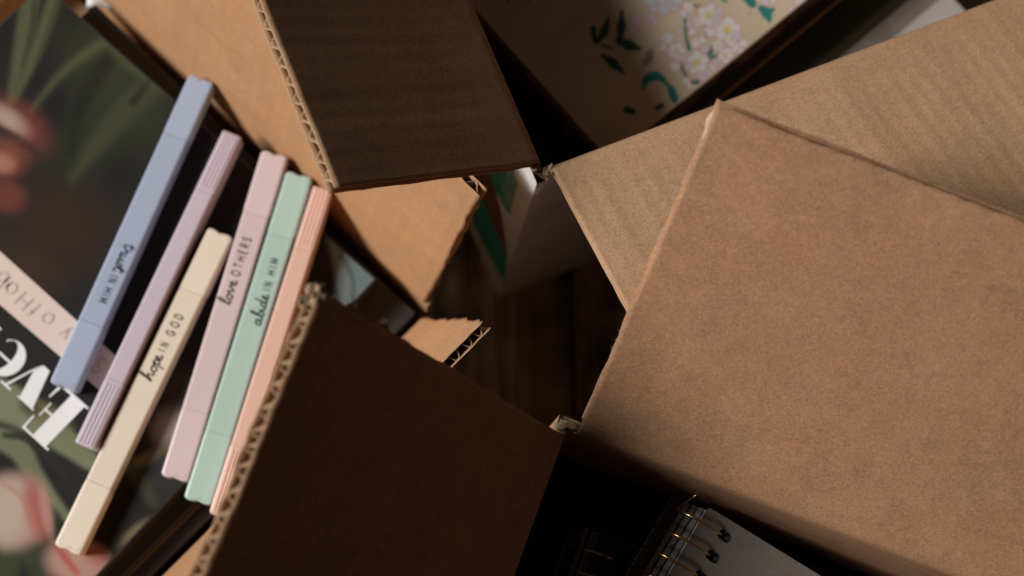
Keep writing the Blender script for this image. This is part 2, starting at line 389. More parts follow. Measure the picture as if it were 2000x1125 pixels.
# torn fibres and ply
def fibres(box, spots, n, r0, length, seed, name='torn_fibres'):
    g = np.random.default_rng(seed); parts = []
    for i in range(n):
        c, d, spread = spots[g.integers(len(spots))]
        p = np.asarray(c)+g.normal(0, spread, 3); v = np.asarray(d)+g.normal(0, .7, 3); v /= np.linalg.norm(v)
        b = g.normal(0, .5, 3); l = length*g.uniform(.4, 1.3)
        parts.append(tube([p+v*l*t+b*l*t*t*.6 for t in (0, .33, .66, 1)], [r0, r0*.9, r0*.7, r0*.3], 3))
    V, F = merge(parts); o = mesh_obj(name, V, F, M['torn'], box); o['kind'] = 'stuff'; return o
def scrap(box, pts, th, seed, name='torn_ply', mat='torn', rough=.0006):
    """ragged sheet of paper from an outline of 3-D points"""
    g = np.random.default_rng(seed); P = np.asarray(pts, float); out = []
    for i in range(len(P)):
        a, b = P[i], P[(i+1) % len(P)]; k = max(2, int(np.linalg.norm(b-a)/.0009))
        for t in np.linspace(0, 1, k, endpoint=False): out.append(a+(b-a)*t+g.normal(0, rough*.5, 3))
    out = np.array(out); c = out.mean(0); n = len(out)
    nrm = np.cross(P[1]-P[0], P[2]-P[0]); nrm /= np.linalg.norm(nrm)+1e-12
    mid = c+(out-c)*.55+g.normal(0, rough*.35, (n, 3))
    V = np.concatenate([out, mid, [c+nrm*rough*.5]]); F = []
    for i in range(n):
        j = (i+1) % n; F.append([i, j, n+j, n+i]); F.append([n+i, n+j, 2*n])
    o = mesh_obj(name, V, F, M[mat], box, True); md = o.modifiers.new('thickness', 'SOLIDIFY'); md.thickness = th; md.offset = 0
    return o
def flap_pt(p0, e, n, th, u, s, k=0.0):
    return p0+u*e+(math.cos(th)*n+math.sin(th)*Z)*s+k*(-math.sin(th)*n+math.cos(th)*Z)
# frayed corner of box C between its two flaps
cc = np.array([*KC, hC])
zz = hC+.001
arc = [at(x, y, z) for x, y, z in ((1084, 836, hC-.001), (1088, 828, hC), (1096, 822, zz), (1106, 820, zz+.0006), (1117, 822, zz+.0004), (1127, 828, zz), (1133, 838, hC))]
inn = [at(x, y, z) for x, y, z in ((1124, 842, hC-.0015), (1117, 836, hC-.001), (1109, 834, hC-.001), (1101, 838, hC-.001), (1097, 843, hC-.0015))]
scrap(boxC, arc+inn, .0004, 5, mat='kraft_edge', rough=.0004)
scrap(boxC, [p-Z*.0022+(cc-p)*.06 for p in arc]+[p-Z*.003 for p in inn], .0004, 6, mat='flute', rough=.0006)
fibres(boxC, [(p-Z*.0004, (p-cc)/np.linalg.norm(p-cc)*.9+Z*.3, .0004) for p in catmull(np.array(arc), 6)], 320, .000035, .0010, 3)
# pale torn ply at the outer corner of the big flap
f2 = lambda u, s, k: flap_pt(pC2, eC2, -eC1, thC2-R(2.4), u, s, k)
nC2 = -math.sin(thC2-R(2.4))*(-eC1)+math.cos(thC2-R(2.4))*Z; sl = [on_plane(x, y, f2(0, wC2, .0018), nC2) for x, y in ((1400, 210), (1420, 222), (1408, 240), (1398, 258), (1384, 268), (1368, 277), (1373, 262), (1378, 246), (1379, 234), (1388, 222))]
scrap(boxC, sl, .0004, 8, rough=.00022)
fibres(boxC, [(f2(0, s, 0), -eC2*.8, .0002) for s in np.linspace(.004, wC2, 40)], 160, .00004, .0011, 9)
f1 = lambda u, s, k: flap_pt(pC1, eC1, -eC2, thC1, u, s, k)
fibres(boxC, [(f1(-.0004, s, -.001), -eC1*.8, .0002) for s in np.linspace(.004, wC1, 40)], 170, .00004, .0012, 10)
# crumpled outer corner of the dark flap
for i, (u, s, k) in enumerate(((.0005, wC1, -.0005), (.0000, wC1-.001, -.0035), (.003, wC1+.0005, -.0045), (-.001, wC1-.014, -.0012), (-.0008, wC1-.03, -.002))):
    c = f1(u, s, k); q = .0028 if i < 3 else .002
    scrap(boxC, [c-eC1*q*.9, c+Z*q*.5+eC1*q*.2-eC2*q*.8, c+eC1*q*1.2-eC2*q*.1, c+eC1*q*.3+eC2*q*.9-Z*q*.3], .0004, 30+i, mat='kraft_edge', rough=.0011)
# small crushed bits where box B's slot ends
cb = np.array([*KB, hB])
for i, dd in enumerate(((-eB1*.0008-eB2*.002), (-eB2*.0005-eB1*.0025), (eB2*.003-eB1*.002))):
    c = cb+dd+Z*(-.001); scrap(boxB, [c-eB1*.0016, c+eB2*.0024-Z*.001, c+eB1*.0016+Z*.001, c-eB2*.0024], .0004, 50+i, mat='kraft_edge', rough=.0009)
fibres(boxB, [(cb-eB1*.002, -eB1, .0012)], 60, .00004, .0012, 12)

# teal printing and a brown panel on the outside of box B
nB = -eB2; wp = np.array([*KB, hB])+nB*(T+.0003)
def wall_patch(name, px, mat, off=0.0):
    V = np.array([on_plane(x, y, wp+nB*off, nB) for x, y in px]); n = len(V)
    mesh_obj(name, np.concatenate([V, V+nB*.0001]), [list(range(n)), list(range(n, 2*n))[::-1]]+[[i, (i+1) % n, n+(i+1) % n, n+i] for i in range(n)], M[mat], boxB)
wall_patch('printed_arrow', [(940, 300), (990, 300), (1010, 362), (994, 420), (968, 372)], 'teal_print')
wall_patch('printed_band', [(850, 250), (895, 250), (940, 385), (990, 500), (985, 553), (940, 470)], 'teal_print')
wall_patch('brown_panel', [(895, 249), (925, 290), (955, 330), (978, 420), (990, 498), (941, 384)], 'brown_tone', .0002)  # flat brown panel beside the teal shapes
# clear tape over the corner of box B
tape_m, tnt, tb = new_mat('clear_tape'); tb.inputs['Base Color'].default_value = (.9, .9, .88, 1); tb.inputs['Roughness'].default_value = .18; tb.inputs['Alpha'].default_value = .22
g = np.random.default_rng(4); V = []; 
ko = np.array([*KB, 0])-(eB1+eB2)*T
for j in range(15):
    z = hB-.006-j*.0045
    for i in range(13):
        d = (i-6)*.0032; p = ko+(eB1*(-d) if d < 0 else eB2*d)+Z*z + (-eB2 if d < 0 else -eB1)*(.0006+abs(g.normal(0, .0005)))
        V.append(p-(eB1+eB2)*.0004)
mesh_obj('tape', V, [[j*13+i, j*13+i+1, (j+1)*13+i+1, (j+1)*13+i] for j in range(14) for i in range(12)], tape_m, boxB, True)

# ------------------------------------------------------------------ printed covers
def sstep(x, a, b): t = np.clip((x-a)/(b-a), 0, 1); return t*t*(3-2*t)
def stroke(X, Y, pts, w, soft=4.0):
    """mask of a tapering brush stroke"""
    p = catmull(np.array([(q[0], q[1]) for q in pts]), 8); ww = np.interp(np.linspace(0, 1, len(p)), np.linspace(0, 1, len(w)), w); d = np.full(X.shape, 1e9)
    for i in range(len(p)-1):
        a, b = p[i], p[i+1]; v = b-a; L2 = v @ v+1e-9
        t = np.clip(((X-a[0])*v[0]+(Y-a[1])*v[1])/L2, 0, 1)
        d = np.minimum(d, np.hypot(X-a[0]-t*v[0], Y-a[1]-t*v[1])-(ww[i]+(ww[i+1]-ww[i])*t))
    return 1-sstep(d, -soft, soft)
def blob(X, Y, cx, cy, rx, ry, rot=0.0, soft=.25):
    c, s = math.cos(rot), math.sin(rot); dx, dy = X-cx, Y-cy
    return 1-sstep(np.hypot((dx*c+dy*s)/rx, (-dx*s+dy*c)/ry), 1-soft, 1+soft)
def lay(C, mask, col, op=1.0): C += (np.asarray(col)-C)*(mask*op)[..., None]
def painted_sheet(name, o, x, y, nx, ny, fn, mat, parent, z):
    """flat printed sheet: o + s*x + t*y, coloured point by point"""
    S, Tt = np.meshgrid(np.linspace(0, 1, nx), np.linspace(0, 1, ny), indexing='ij')
    V = np.asarray(o)+S[..., None]*np.asarray(x)+Tt[..., None]*np.asarray(y)
    px = to_px(V); Ccol = np.clip(fn(px[..., 0], px[..., 1]), 0, 1)
    idx = np.arange(nx*ny).reshape(nx, ny)
    F = np.stack([idx[:-1, :-1], idx[1:, :-1], idx[1:, 1:], idx[:-1, 1:]], -1).reshape(-1, 4)
    ob = mesh_obj(name, V.reshape(-1, 3), F.tolist(), mat, parent)
    ca = ob.data.color_attributes.new('print', 'FLOAT_COLOR', 'POINT')
    ca.data.foreach_set('color', np.concatenate([Ccol.reshape(-1, 3), np.ones((nx*ny, 1))], 1).astype(np.float32).ravel())
    return ob
def book(name, label, cat, c0, ex, ey, W, Hh, ztop, thick, mcover, mpages, hard=.0022, spine_side='x', group=None):
    """c0 a corner of the cover; ex across the pages from the spine, ey along the spine"""
    c = np.array([c0[0], c0[1], 0])+ex*W/2+ey*Hh/2
    b = thing(name, label, cat, c+Z*(ztop-thick), group)
    V, F = rbox(W, Hh, hard, .0005, 2)
    top = mesh_obj('front_cover', frame(V, c+Z*(ztop-hard/2), ex, ey, Z), F, mcover, b)
    mesh_obj('back_cover', frame(V, c+Z*(ztop-thick+hard/2), ex, ey, Z), F, mcover, b)
    V, F = rbox(.003, Hh, thick-2*hard+.0004, .0008, 2); mesh_obj('spine', frame(V, c-ex*(W/2-.0016)+Z*(ztop-thick/2), ex, ey, Z), F, mcover, b)
    V, F = rbox(W-.008, Hh-.008, thick-2*hard-.0004); mesh_obj('page_block', frame(V, c+ex*.0005+Z*(ztop-thick/2), ex, ey, Z), F, mpages, b)
    return b, top, c
M['pages'] = plain('cream_page_edges', (.62, .55, .43), .9, .1, var=.1, scale=300)
M['black_cover'] = plain('black_cloth_cover', (.034, .033, .033), .5, .4, var=.2, scale=800, bump=.3)
M['art'] = painted('printed_laminated_cover', .42, .2)
M['white_print'] = plain('white_print', (.78, .78, .77), .4, .4)
M['pink_print'] = plain('pink_print', (.70, .56, .50), .4, .4)
M['grey_print'] = plain('grey_pink_print', (.58, .46, .41), .45, .3)
M['ink'] = plain('black_ink', (.012, .012, .014), .5, .3)
M['gold_print'] = plain('dull_gold_print', (.34, .26, .11), .45, .5)

# ---- box A: two books
zb1 = .1135
eX, eY = axes((736, 545), (83, -31), (206, 1107), zb1)     # across the pages, along the spine
c1 = at(736, 545, zb1); W1 = float(np.linalg.norm(at(83, -31, zb1)-c1))
zb2 = .0965
inA = np.array([KA[0], KA[1], 0])+eA1*.0035+eA2*.0035
c2 = at(818, 607, zb2)
# keep the lower book inside the carton
dlt = c2-inA; print('book2 shift', dlt@eA1, dlt@eA2); c2 = c2 + eA1*max(0, .001-float(dlt @ eA1)) + eA2*max(0, .001-float(dlt @ eA2))
book2, cov2, cc2 = book('book', 'plain black hardback lying under the tulip patterned book', 'book', c2, eA1, eA2, W1+.005, .262, zb2, .034, M['black_cover'], M['pages'])
book1, cov1, cc1 = book('book', 'dark book with tulips, white lettering and a pink band under the pens', 'book', c1, eX, eY, W1, .25, zb1, zb1-zb2-.0005, M['black_cover'], M['pages'])
pad(boxA, KA, eA1, eA2, .245, .285, zb2-.034)
def art1(X, Y):
    C = np.empty(X.shape+(3,)); C[:] = (.0125, .0125, .0125)
    n = np.sin(X*.013+1.3)*np.sin(Y*.011+.4)+.6*np.sin(X*.031-Y*.023)+.4*np.sin(X*.061+Y*.047)
    lay(C, np.clip(.35+.35*n, 0, 1), (.019, .018, .015), .8)
    lay(C, blob(X, Y, 110, 440, 120, 90, .4, .8), (.045, .022, .012), .55)
    lay(C, blob(X, Y, 60, 530, 60, 40, .4, .8), (.05, .026, .014), .5)
    G1, G2, G3 = (.088, .094, .048), (.045, .05, .022), (.19, .21, .125)
    lay(C, stroke(X, Y, [(62, -20), (48, 60), (34, 130), (20, 195)], [19, 17, 12, 6], 9), G1, .9)
    lay(C, stroke(X, Y, [(70, -20), (60, 60), (42, 130)], [4, 4, 2], 4), (.03, .032, .015), .8)
    lay(C, stroke(X, Y, [(110, -20), (88, 50), (62, 120), (28, 195)], [12, 13, 10, 5], 9), G1, .9)
    lay(C, stroke(X, Y, [(118, -10), (96, 55), (70, 120)], [6, 6, 3], 6), G2, .7)
    lay(C, blob(X, Y, 235, 160, 130, 80, .9, .6), (.034, .040, .019), .9); lay(C, blob(X, Y, 190, 250, 110, 55, -.95, .7), (.026, .031, .016), .8)
    lay(C, stroke(X, Y, [(320, 150), (250, 210), (190, 280), (140, 350)], [20, 26, 18, 6], 14), (.05, .057, .026), .8); lay(C, stroke(X, Y, [(225, 100), (180, 160), (150, 230), (140, 300)], [14, 18, 12, 4], 12), (.012, .012, .011), .7)
    lay(C, stroke(X, Y, [(205, 80), (150, 118), (105, 160), (62, 215)], [9, 9, 7, 3], 10), (.075, .08, .038), .9)
    lay(C, stroke(X, Y, [(208, 86), (250, 120), (290, 152), (330, 180)], [8, 12, 10, 6], 10), (.062, .072, .034), .8)
    lay(C, stroke(X, Y, [(260, 200), (290, 160)], [8, 4], 8), (.014, .014, .012), .7)
    # tulips at the left
    RD, PK, WH = (.26, .065, .042), (.40, .17, .12), (.47, .36, .30)
    lay(C, blob(X, Y, 30, 245, 66, 40, .62, .7), RD, .6); lay(C, blob(X, Y, 14, 232, 40, 18, .62, .8), WH, .7); lay(C, blob(X, Y, 20, 268, 60, 12, .55, .6), (.02, .018, .016), .9)
    lay(C, blob(X, Y, 12, 308, 38, 34, .3, .7), (.20, .062, .04), .85); lay(C, blob(X, Y, 4, 318, 24, 18, .3, .7), PK, .8)
    lay(C, blob(X, Y, 10, 382, 40, 30, .3, .5), (.15, .042, .028), .8)
    # foliage behind the lettering
    lay(C, stroke(X, Y, [(-30, 770), (40, 800), (110, 850), (170, 900)], [46, 34, 26, 14], 9), G3, .9)
    lay(C, stroke(X, Y, [(-30, 850), (30, 870), (70, 930), (130, 1010)], [20, 24, 16, 8], 8), (.16, .18, .10), .85)
    lay(C, stroke(X, Y, [(10, 850), (50, 855), (95, 890), (130, 935)], [6, 9, 9, 5], 6), (.02, .021, .016), .9)
    lay(C, blob(X, Y, 95, 812, 46, 20, .55, .6), (.15, .135, .055), .85)
    lay(C, blob(X, Y, 60, 795, 22, 16, .5, .6), (.05, .045, .025), .8)
    lay(C, stroke(X, Y, [(110, 840), (160, 880), (200, 925)], [16, 18, 12], 10), (.155, .165, .09), .8)
    lay(C, stroke(X, Y, [(60, 1090), (30, 1060), (10, 1120)], [16, 22, 26], 14), (.04, .048, .02), .9)
    lay(C, stroke(X, Y, [(95, 1010), (85, 1060), (80, 1130)], [20, 22, 20], 14), (.035, .042, .02), .9)
    # tulip heads at the lower left
    lay(C, blob(X, Y, 30, 998, 66, 72, .2, .3), (.38, .24, .195), 1); lay(C, blob(X, Y, 8, 1000, 48, 62, .1, .5), (.42, .36, .28), .9)
    lay(C, blob(X, Y, 72, 995, 22, 56, -.22, .6), (.33, .08, .065), .8); lay(C, blob(X, Y, 90, 1000, 10, 50, -.2, .6), (.45, .25, .22), .6)
    lay(C, stroke(X, Y, [(8, 945), (40, 970), (62, 1010), (66, 1050)], [3, 4, 4, 2], 6), (.42, .17, .13), .7)
    lay(C, blob(X, Y, 150, 1098, 60, 44, .15, .35), (.37, .22, .18), 1); lay(C, stroke(X, Y, [(110, 1065), (128, 1090), (150, 1118)], [6, 8, 6], 6), (.36, .075, .065), .85); lay(C, blob(X, Y, 190, 1085, 22, 20, .2, .5), (.33, .11, .09), .7)
    # under the pens
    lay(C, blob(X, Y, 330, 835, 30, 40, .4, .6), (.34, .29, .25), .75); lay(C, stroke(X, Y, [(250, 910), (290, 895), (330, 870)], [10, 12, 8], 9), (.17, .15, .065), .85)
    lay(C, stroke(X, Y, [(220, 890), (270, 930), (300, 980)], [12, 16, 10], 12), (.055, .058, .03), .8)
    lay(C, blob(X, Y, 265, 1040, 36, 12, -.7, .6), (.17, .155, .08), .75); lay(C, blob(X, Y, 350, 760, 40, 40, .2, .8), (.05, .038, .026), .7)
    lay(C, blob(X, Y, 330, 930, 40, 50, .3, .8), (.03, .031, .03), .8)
    # pale blue flower at the right-hand corner
    lay(C, stroke(X, Y, [(650, 470), (690, 520), (735, 560)], [10, 30, 40], 12), (.13, .185, .185), .95)
    lay(C, stroke(X, Y, [(655, 480), (672, 540), (690, 600)], [6, 18, 24], 9), (.16, .20, .20), .8)
    lay(C, stroke(X, Y, [(665, 500), (688, 540), (690, 590)], [3, 5, 4], 6), (.05, .075, .08), .8)
    return C
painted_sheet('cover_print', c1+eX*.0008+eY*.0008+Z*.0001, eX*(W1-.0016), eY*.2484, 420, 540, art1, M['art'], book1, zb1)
# lettering: flat strokes laid on a surface
def put_flat(name, parts, mat, parent, o, x, y, n, lift_=.00012):
    V, F = merge([(np.c_[v, np.zeros(len(v))], f) for v, f in parts]); W = frame(V, np.asarray(o)+np.asarray(n)*lift_, x, y, n)
    return mesh_obj(name, W, F, mat, parent)
def ell(cx, cy, rx, ry, a0, a1, k=26): return [(cx+rx*math.cos(math.radians(a)), cy+ry*math.sin(math.radians(a))) for a in np.linspace(a0, a1, k)]
def poly(*p): return np.array(p, float), [list(range(len(p)))]
zt = zb1+.0001
def px_frame(p0, p1, z):
    """frame on a level surface: origin p0, x towards p1, y to its left; metres per picture unit"""
    a, b = at(*p0, z), at(*p1, z); x = b-a; L = np.linalg.norm(x); x = x/L; y = np.cross(Z, x)
    return a, x, y, L/math.hypot(p1[0]-p0[0], p1[1]-p0[1])
a0, xr, yr, k0 = px_frame((174, 797), (174-74*1.4, 797-67*1.4), zt)
E_ = [poly((8, 0), (42, 0), (42, 109), (8, 109)), poly((0, 0), (8, 0), (8, 4), (0, 4)), poly((0, 105), (8, 105), (8, 109), (0, 109)), poly((42, 0), (72, 0), (72, 6), (42, 5)), poly((66, 6), (72, 6), (72, 34), (69, 34)), poly((42, 105), (68, 104), (68, 109), (42, 109)), poly((63, 104), (68, 104), (68, 78), (65, 78)), poly((42, 54), (58, 54), (58, 58), (42, 58)), poly((58, 40), (61, 40), (61, 72), (58, 72))]
v_ = [poly((78, 70), (112, 70), (129, 14), (122, -2), (105, -2)), poly((122, -2), (129, 10), (150, 70), (145, 70)), poly((134, 70), (160, 70), (160, 74), (134, 74)), poly((74, 70), (116, 70), (116, 73), (74, 73))]
out_ = ell(202, 33, 34, 37, 8, 318, 40); in_ = ell(211, 34, 19, 34, 318, 10, 40)
e_ = [(np.array(out_+in_), [[i, i+1, 78-i, 79-i] for i in range(39)]), poly((192, 33), (236, 33), (236, 38), (192, 38)), poly((228, 36), (236, 36), (235, 45), (229, 45))]
r_ = [poly((262, 0), (284, 0), (284, 66), (262, 66)), poly((254, 0), (262, 0), (262, 4), (254, 4)), poly((284, 0), (294, 0), (294, 4), (284, 4)), poly((252, 66), (284, 66), (284, 70), (252, 70)), (np.array(ell(302, 58, 10, 11, 0, 360, 20)), [list(range(20))]), ribbon(catmull([(284, 40), (291, 60), (304, 68)]), 5)]
sc = lambda parts, k: [(np.asarray(v)*k, f) for v, f in parts]
for dx, gl in ((0, E_), (0, v_), (19, e_), (24, r_)):
    put_flat('printed_letter', sc([(np.asarray(v)-np.array([dx, 0]), f) for v, f in gl], k0), M['white_print'], book1, a0, xr, yr, Z, .0003)
# pink band with pale lettering
bandpts = [(-60, 437), (222, 691), (193, 760), (-60, 541)]
bandpts = [(-70, 428), (300, 762), (250, 810), (-70, 535)]
Vb = np.array([at(x, y, zt+.0001) for x, y in bandpts]); mesh_obj('printed_band', Vb, [[0, 1, 2, 3]], M['pink_print'], book1)
GLY = {
 'y': [[(0, .68), (.24, .05)], [(.5, .68), (.2, -.08), (.05, -.28)]], 'o': [ell(.3, .34, .3, .34, 0, 360)], 'f': [[(.12, 0), (.12, .75), (.2, .98), (.38, 1.0)], [(0, .66), (.32, .66)]],
 'H': [[(0, 0), (0, 1)], [(.66, 0), (.66, 1)], [(0, .5), (.66, .5)]], 'a': [ell(.28, .34, .28, .34, 0, 360), [(.56, 0), (.56, .68)]], 'b': [ell(.3, .34, .3, .34, 0, 360), [(0, 0), (0, 1.05)]],
 'S': [[(.5, .84), (.36, 1.0), (.14, .97), (.04, .77), (.16, .58), (.4, .46), (.52, .26), (.42, .05), (.2, .0), (.02, .16)]],
 'I': [[(0, 0), (0, 1)]], 'N': [[(0, 0), (0, 1)], [(0, 1), (.6, 0)], [(.6, 0), (.6, 1)]], 'M': [[(0, 0), (.06, 1)], [(.06, 1), (.4, .2)], [(.4, .2), (.74, 1)], [(.74, 1), (.8, 0)]],
 'G': [ell(.42, .5, .42, .5, 45, 320), [(.75, .12), (.8, .45), (.48, .45)]], 'O': [ell(.42, .5, .42, .5, 0, 360)], 'D': [[(0, 0), (0, 1)], [(0, 1), (.3, 1), (.56, .85), (.64, .5), (.56, .15), (.3, 0), (0, 0)]],
 'T': [[(0, 1), (.64, 1)], [(.32, 1), (.32, 0)]], 'E': [[(.46, 1), (0, 1)], [(0, 1), (0, 0)], [(0, 0), (.46, 0)], [(0, .52), (.38, .52)]], 'R': [[(0, 0), (0, 1)], [(0, 1), (.34, 1), (.52, .86), (.52, .64), (.34, .5), (0, .5)], [(.24, .5), (.54, 0)]],
}
WID = {'I': .0, 'N': .6, 'H': .66, 'M': .8, 'G': .84, 'O': .84, 'D': .64, 'T': .64, 'E': .46, 'R': .54, 'S': .54, 'y': .5, 'o': .6, 'f': .36, 'a': .56, 'b': .6}
def glyph(ch, x, h, w):
    out = []
    for st in GLY[ch]:
        p = np.array(st, float)
        if len(p) > 2 and ch not in 'y': p = catmull(p, 3) if len(p) < 20 else p
        out.append(ribbon(p*h+np.array([x, 0]), w))
    return out
for ch, (gx, gy) in (('S', (194, 714)), ('y', (127, 650)), ('o', (93, 621)), ('f', (65, 604)), ('H', (46, 588)), ('a', (22, 563)), ('b', (1, 545))):
    o_, x_, y_, k_ = px_frame((gx, gy), (gx-74, gy-67), zt+.0002); h = 31*k_
    cy = .5 if ch in 'fHbS' else .34
    put_flat('printed_letter', [(v-np.array([WID[ch]*h/2, cy*h]), f) for v, f in glyph(ch, 0, h, 3.0*k_)], M['grey_print'], book1, o_, x_, y_, Z, .0002)
# dull gold rule on the black book's cover near its spine
for off, w_ in ((.0045, .0005), (.0062, .0003)):
    V, F = rbox(.0005*(w_/.0005), .24, .00012); mesh_obj('gold_rule', frame(V, cc2-eA1*(W1/2-off)+Z*(zb2+.0001), eA1, eA2, Z), F, M['gold_print'], book2)
# slip of white paper behind the books
V = []
pw = at(200, -6, .091)
for i in range(7):
    for j in range(5): dx_, dy_ = at(240, -6, .091)-pw, at(200, 34, .091)-pw; V.append(pw+(i-3)*.24*dx_+(j-2)*.30*dy_+Z*(.0008*math.sin(i*1.1)+.0006*j))
slip = mesh_obj('paper_slip', V, [[i*5+j, i*5+j+1, (i+1)*5+j+1, (i+1)*5+j] for i in range(6) for j in range(4)], M['white_print'], None, True)
slip.modifiers.new('thickness', 'SOLIDIFY').thickness = .0003
tag(slip, 'small white paper slip at the upper end of the black book', 'paper')

# ---- pens
PL, PW, PH = .1415, .0116, .0086
def wave_end(L, w, sign):
    """plan outline of a cap's end: a shallow notch between two rounded shoulders"""
    return [(L-.0006, -w/2), (L, -w*.30), (L-.0003, -w*.12), (L-.0009, w*.02), (L-.0002, w*.16), (L, w*.34), (L-.0006, w/2)]
def prism(outline, h, bev):
    bm = bmesh.new(); vs = [bm.verts.new((x, y, -h/2)) for x, y in outline]; f = bm.faces.new(vs)
    r = bmesh.ops.extrude_face_region(bm, geom=[f]); bmesh.ops.translate(bm, verts=[v for v in r['geom'] if isinstance(v, bmesh.types.BMVert)], vec=(0, 0, h))
    bmesh.ops.recalc_face_normals(bm, faces=list(bm.faces))
    bmesh.ops.bevel(bm, geom=[q for q in bm.edges if not all(v.co.x < .0004 for v in q.verts)], offset=bev, segments=2, profile=.5, affect='EDGES', clamp_overlap=True)
    bm.verts.index_update(); V = np.array([v.co[:] for v in bm.verts]); F = [[v.index for v in q.verts] for q in bm.faces]; bm.free(); return V, F
def pen(label, top, bot, col, edge=False, seam=(.20, .80), up=None):
    w, h = (PH, PW) if edge else (PW, PH)
    z = zb1+.0005+h; a, b = at(*bot, z), at(*top, z); x = (b-a)/np.linalg.norm(b-a); y = np.cross(Z, x); c = (a+b)/2; L = float(np.linalg.norm(b-a))
    cen = c-Z*h/2
    base = c-Z*h
    t = thing('highlighter_pen', label, 'highlighter', base, 'pastel highlighters on the tulip book')
    mt = plain('pastel_plastic', col, .38, .5, sub=.0, var=.025, scale=70); mt2 = plain('pastel_cap_plastic', tuple(min(1, q*1.03+.01) for q in col), .34, .5, var=.025, scale=70)
    s0, s1 = -L/2+L*seam[0], -L/2+L*seam[1]
    fx, fy, fz = (x, y, Z) if not edge else (x, Z, -y)      # wide side up, or standing on the narrow side
    W_, H_ = PW, PH
    V, F = bar(s1-s0, W_-.0002, H_-.0002, .0010); body = mesh_obj('body', frame(V+np.array([(s0+s1)/2, 0, 0]), cen, fx, fy, fz), F, mt, t, False)
    V, F = rbox(s1-s0+.006, W_-.0011, H_-.0011, .0008, 2); mesh_obj('neck', frame(V+np.array([(s0+s1)/2, 0, 0]), cen, fx, fy, fz), F, mt, t)
    for sgn, sv in ((1, s1), (-1, s0)):
        Lc = L/2-abs(sv); o = cen+fx*sv
        V, F = prism([(0.00025, W_/2-.0001), (0.00025, -W_/2+.0001)]+wave_end(Lc, W_-.0002, sgn), H_-.0002, .0009)
        cap = mesh_obj('cap', frame(V, o, fx*sgn, fy, fz*sgn), F, mt2, t)
        for side in (-1, 1):
            for q in (-1.5, -.5, .5, 1.5):
                V, F = rbox(Lc-.003, .0005, .0009, .0002, 1)
                mesh_obj('rib', frame(V+np.array([(Lc-.0018)/2+.0012, 0, 0]), o+fy*(side*(W_/2-.00008))+fz*(q*.0016), fx*sgn, fy, fz), F, mt2, cap)
        # finger scoop on the flat end
        ar = catmull([(Lc-.0030, -W_*.36, 0), (Lc-.0016, -W_*.26, 0), (Lc-.0012, -W_*.10, 0), (Lc-.0018, W_*.02, 0)], 5)
        V, F = tube(ar, .00016, 5); mesh_obj('scoop_lip', frame(V+np.array([0, 0, H_/2]), o, fx*sgn, fy, fz), F, mt2, cap)
    for ob in (body,): ob.data.polygons.foreach_set('use_smooth', [False]*len(ob.data.polygons))
    return t, z, x, y
COLS = dict(blue=(.35, .41, .54), lilac=(.545, .46, .535), cream=(.73, .64, .515), mauve=(.63, .505, .51), mint=(.405, .56, .495), peach=(.725, .465, .38))
SCR = {
 'hope': [[(0, -.1), (.25, .9), (.52, 1.9), (.38, 2.1), (.24, 1.2), (.15, 0)], [(.15, 0), (.38, .75), (.62, .9), (.62, .3), (.78, 0), (1.0, .35)], [(1.35, .9), (1.05, .6), (1.1, .1), (1.4, 0), (1.58, .5), (1.38, .9), (1.52, .72), (1.8, .8)], [(1.8, .8), (1.9, .9), (1.66, -.95)], [(1.8, .5), (2.08, .95), (2.28, .6), (2.12, .05), (1.86, .1)], [(2.3, .3), (2.62, .6), (2.62, .95), (2.4, .85), (2.36, .35), (2.52, 0), (2.95, .25)]],
 'love': [[(0, .1), (.4, 1.2), (.52, 2.0), (.3, 1.9), (.16, .8), (.2, .05), (.5, .25)], [(.9, .9), (.6, .6), (.66, .1), (.95, 0), (1.13, .5), (.94, .9), (1.08, .72), (1.36, .8)], [(1.36, .8), (1.46, .9), (1.56, .05), (1.9, .8), (1.82, .95), (2.1, .8)], [(2.1, .3), (2.42, .6), (2.42, .95), (2.2, .85), (2.16, .35), (2.32, 0), (2.75, .25)]],
 'abide': [[(.5, .85), (.15, .8), (.0, .3), (.2, 0), (.5, .5), (.56, .9), (.52, .2), (.7, 0), (.9, .3)], [(.9, .3), (1.18, 1.3), (1.3, 2.0), (1.12, 1.9), (1.0, .8), (1.02, .1), (1.3, 0), (1.48, .4), (1.3, .8), (1.15, .6)], [(1.6, .9), (1.64, .2), (1.8, 0), (1.95, .3)], [(1.72, 1.35), (1.76, 1.42)], [(2.4, .85), (2.1, .75), (2.0, .3), (2.2, 0), (2.45, .5), (2.66, 2.0), (2.5, .4), (2.62, 0), (2.8, .3)], [(2.8, .3), (3.1, .6), (3.1, .95), (2.9, .85), (2.86, .35), (3.02, 0), (3.4, .25)]],
 'trust': [[(.2, 1.8), (.12, .4), (.3, 0), (.55, .4)], [(-.1, 1.15), (.55, 1.3)], [(.55, .4), (.74, 1.0), (.78, .8), (1.0, .8), (.98, .2), (1.15, 0), (1.3, .4)], [(1.3, .9), (1.32, .2), (1.5, 0), (1.75, .5), (1.8, .9), (1.78, .2), (1.95, 0), (2.1, .3)], [(2.1, .3), (2.4, 1.0), (2.5, .4), (2.35, 0), (2.15, .15)], [(2.5, .2), (2.85, 1.8), (2.72, .4), (2.9, 0), (3.2, .3)], [(2.55, 1.15), (3.15, 1.3)]],
}
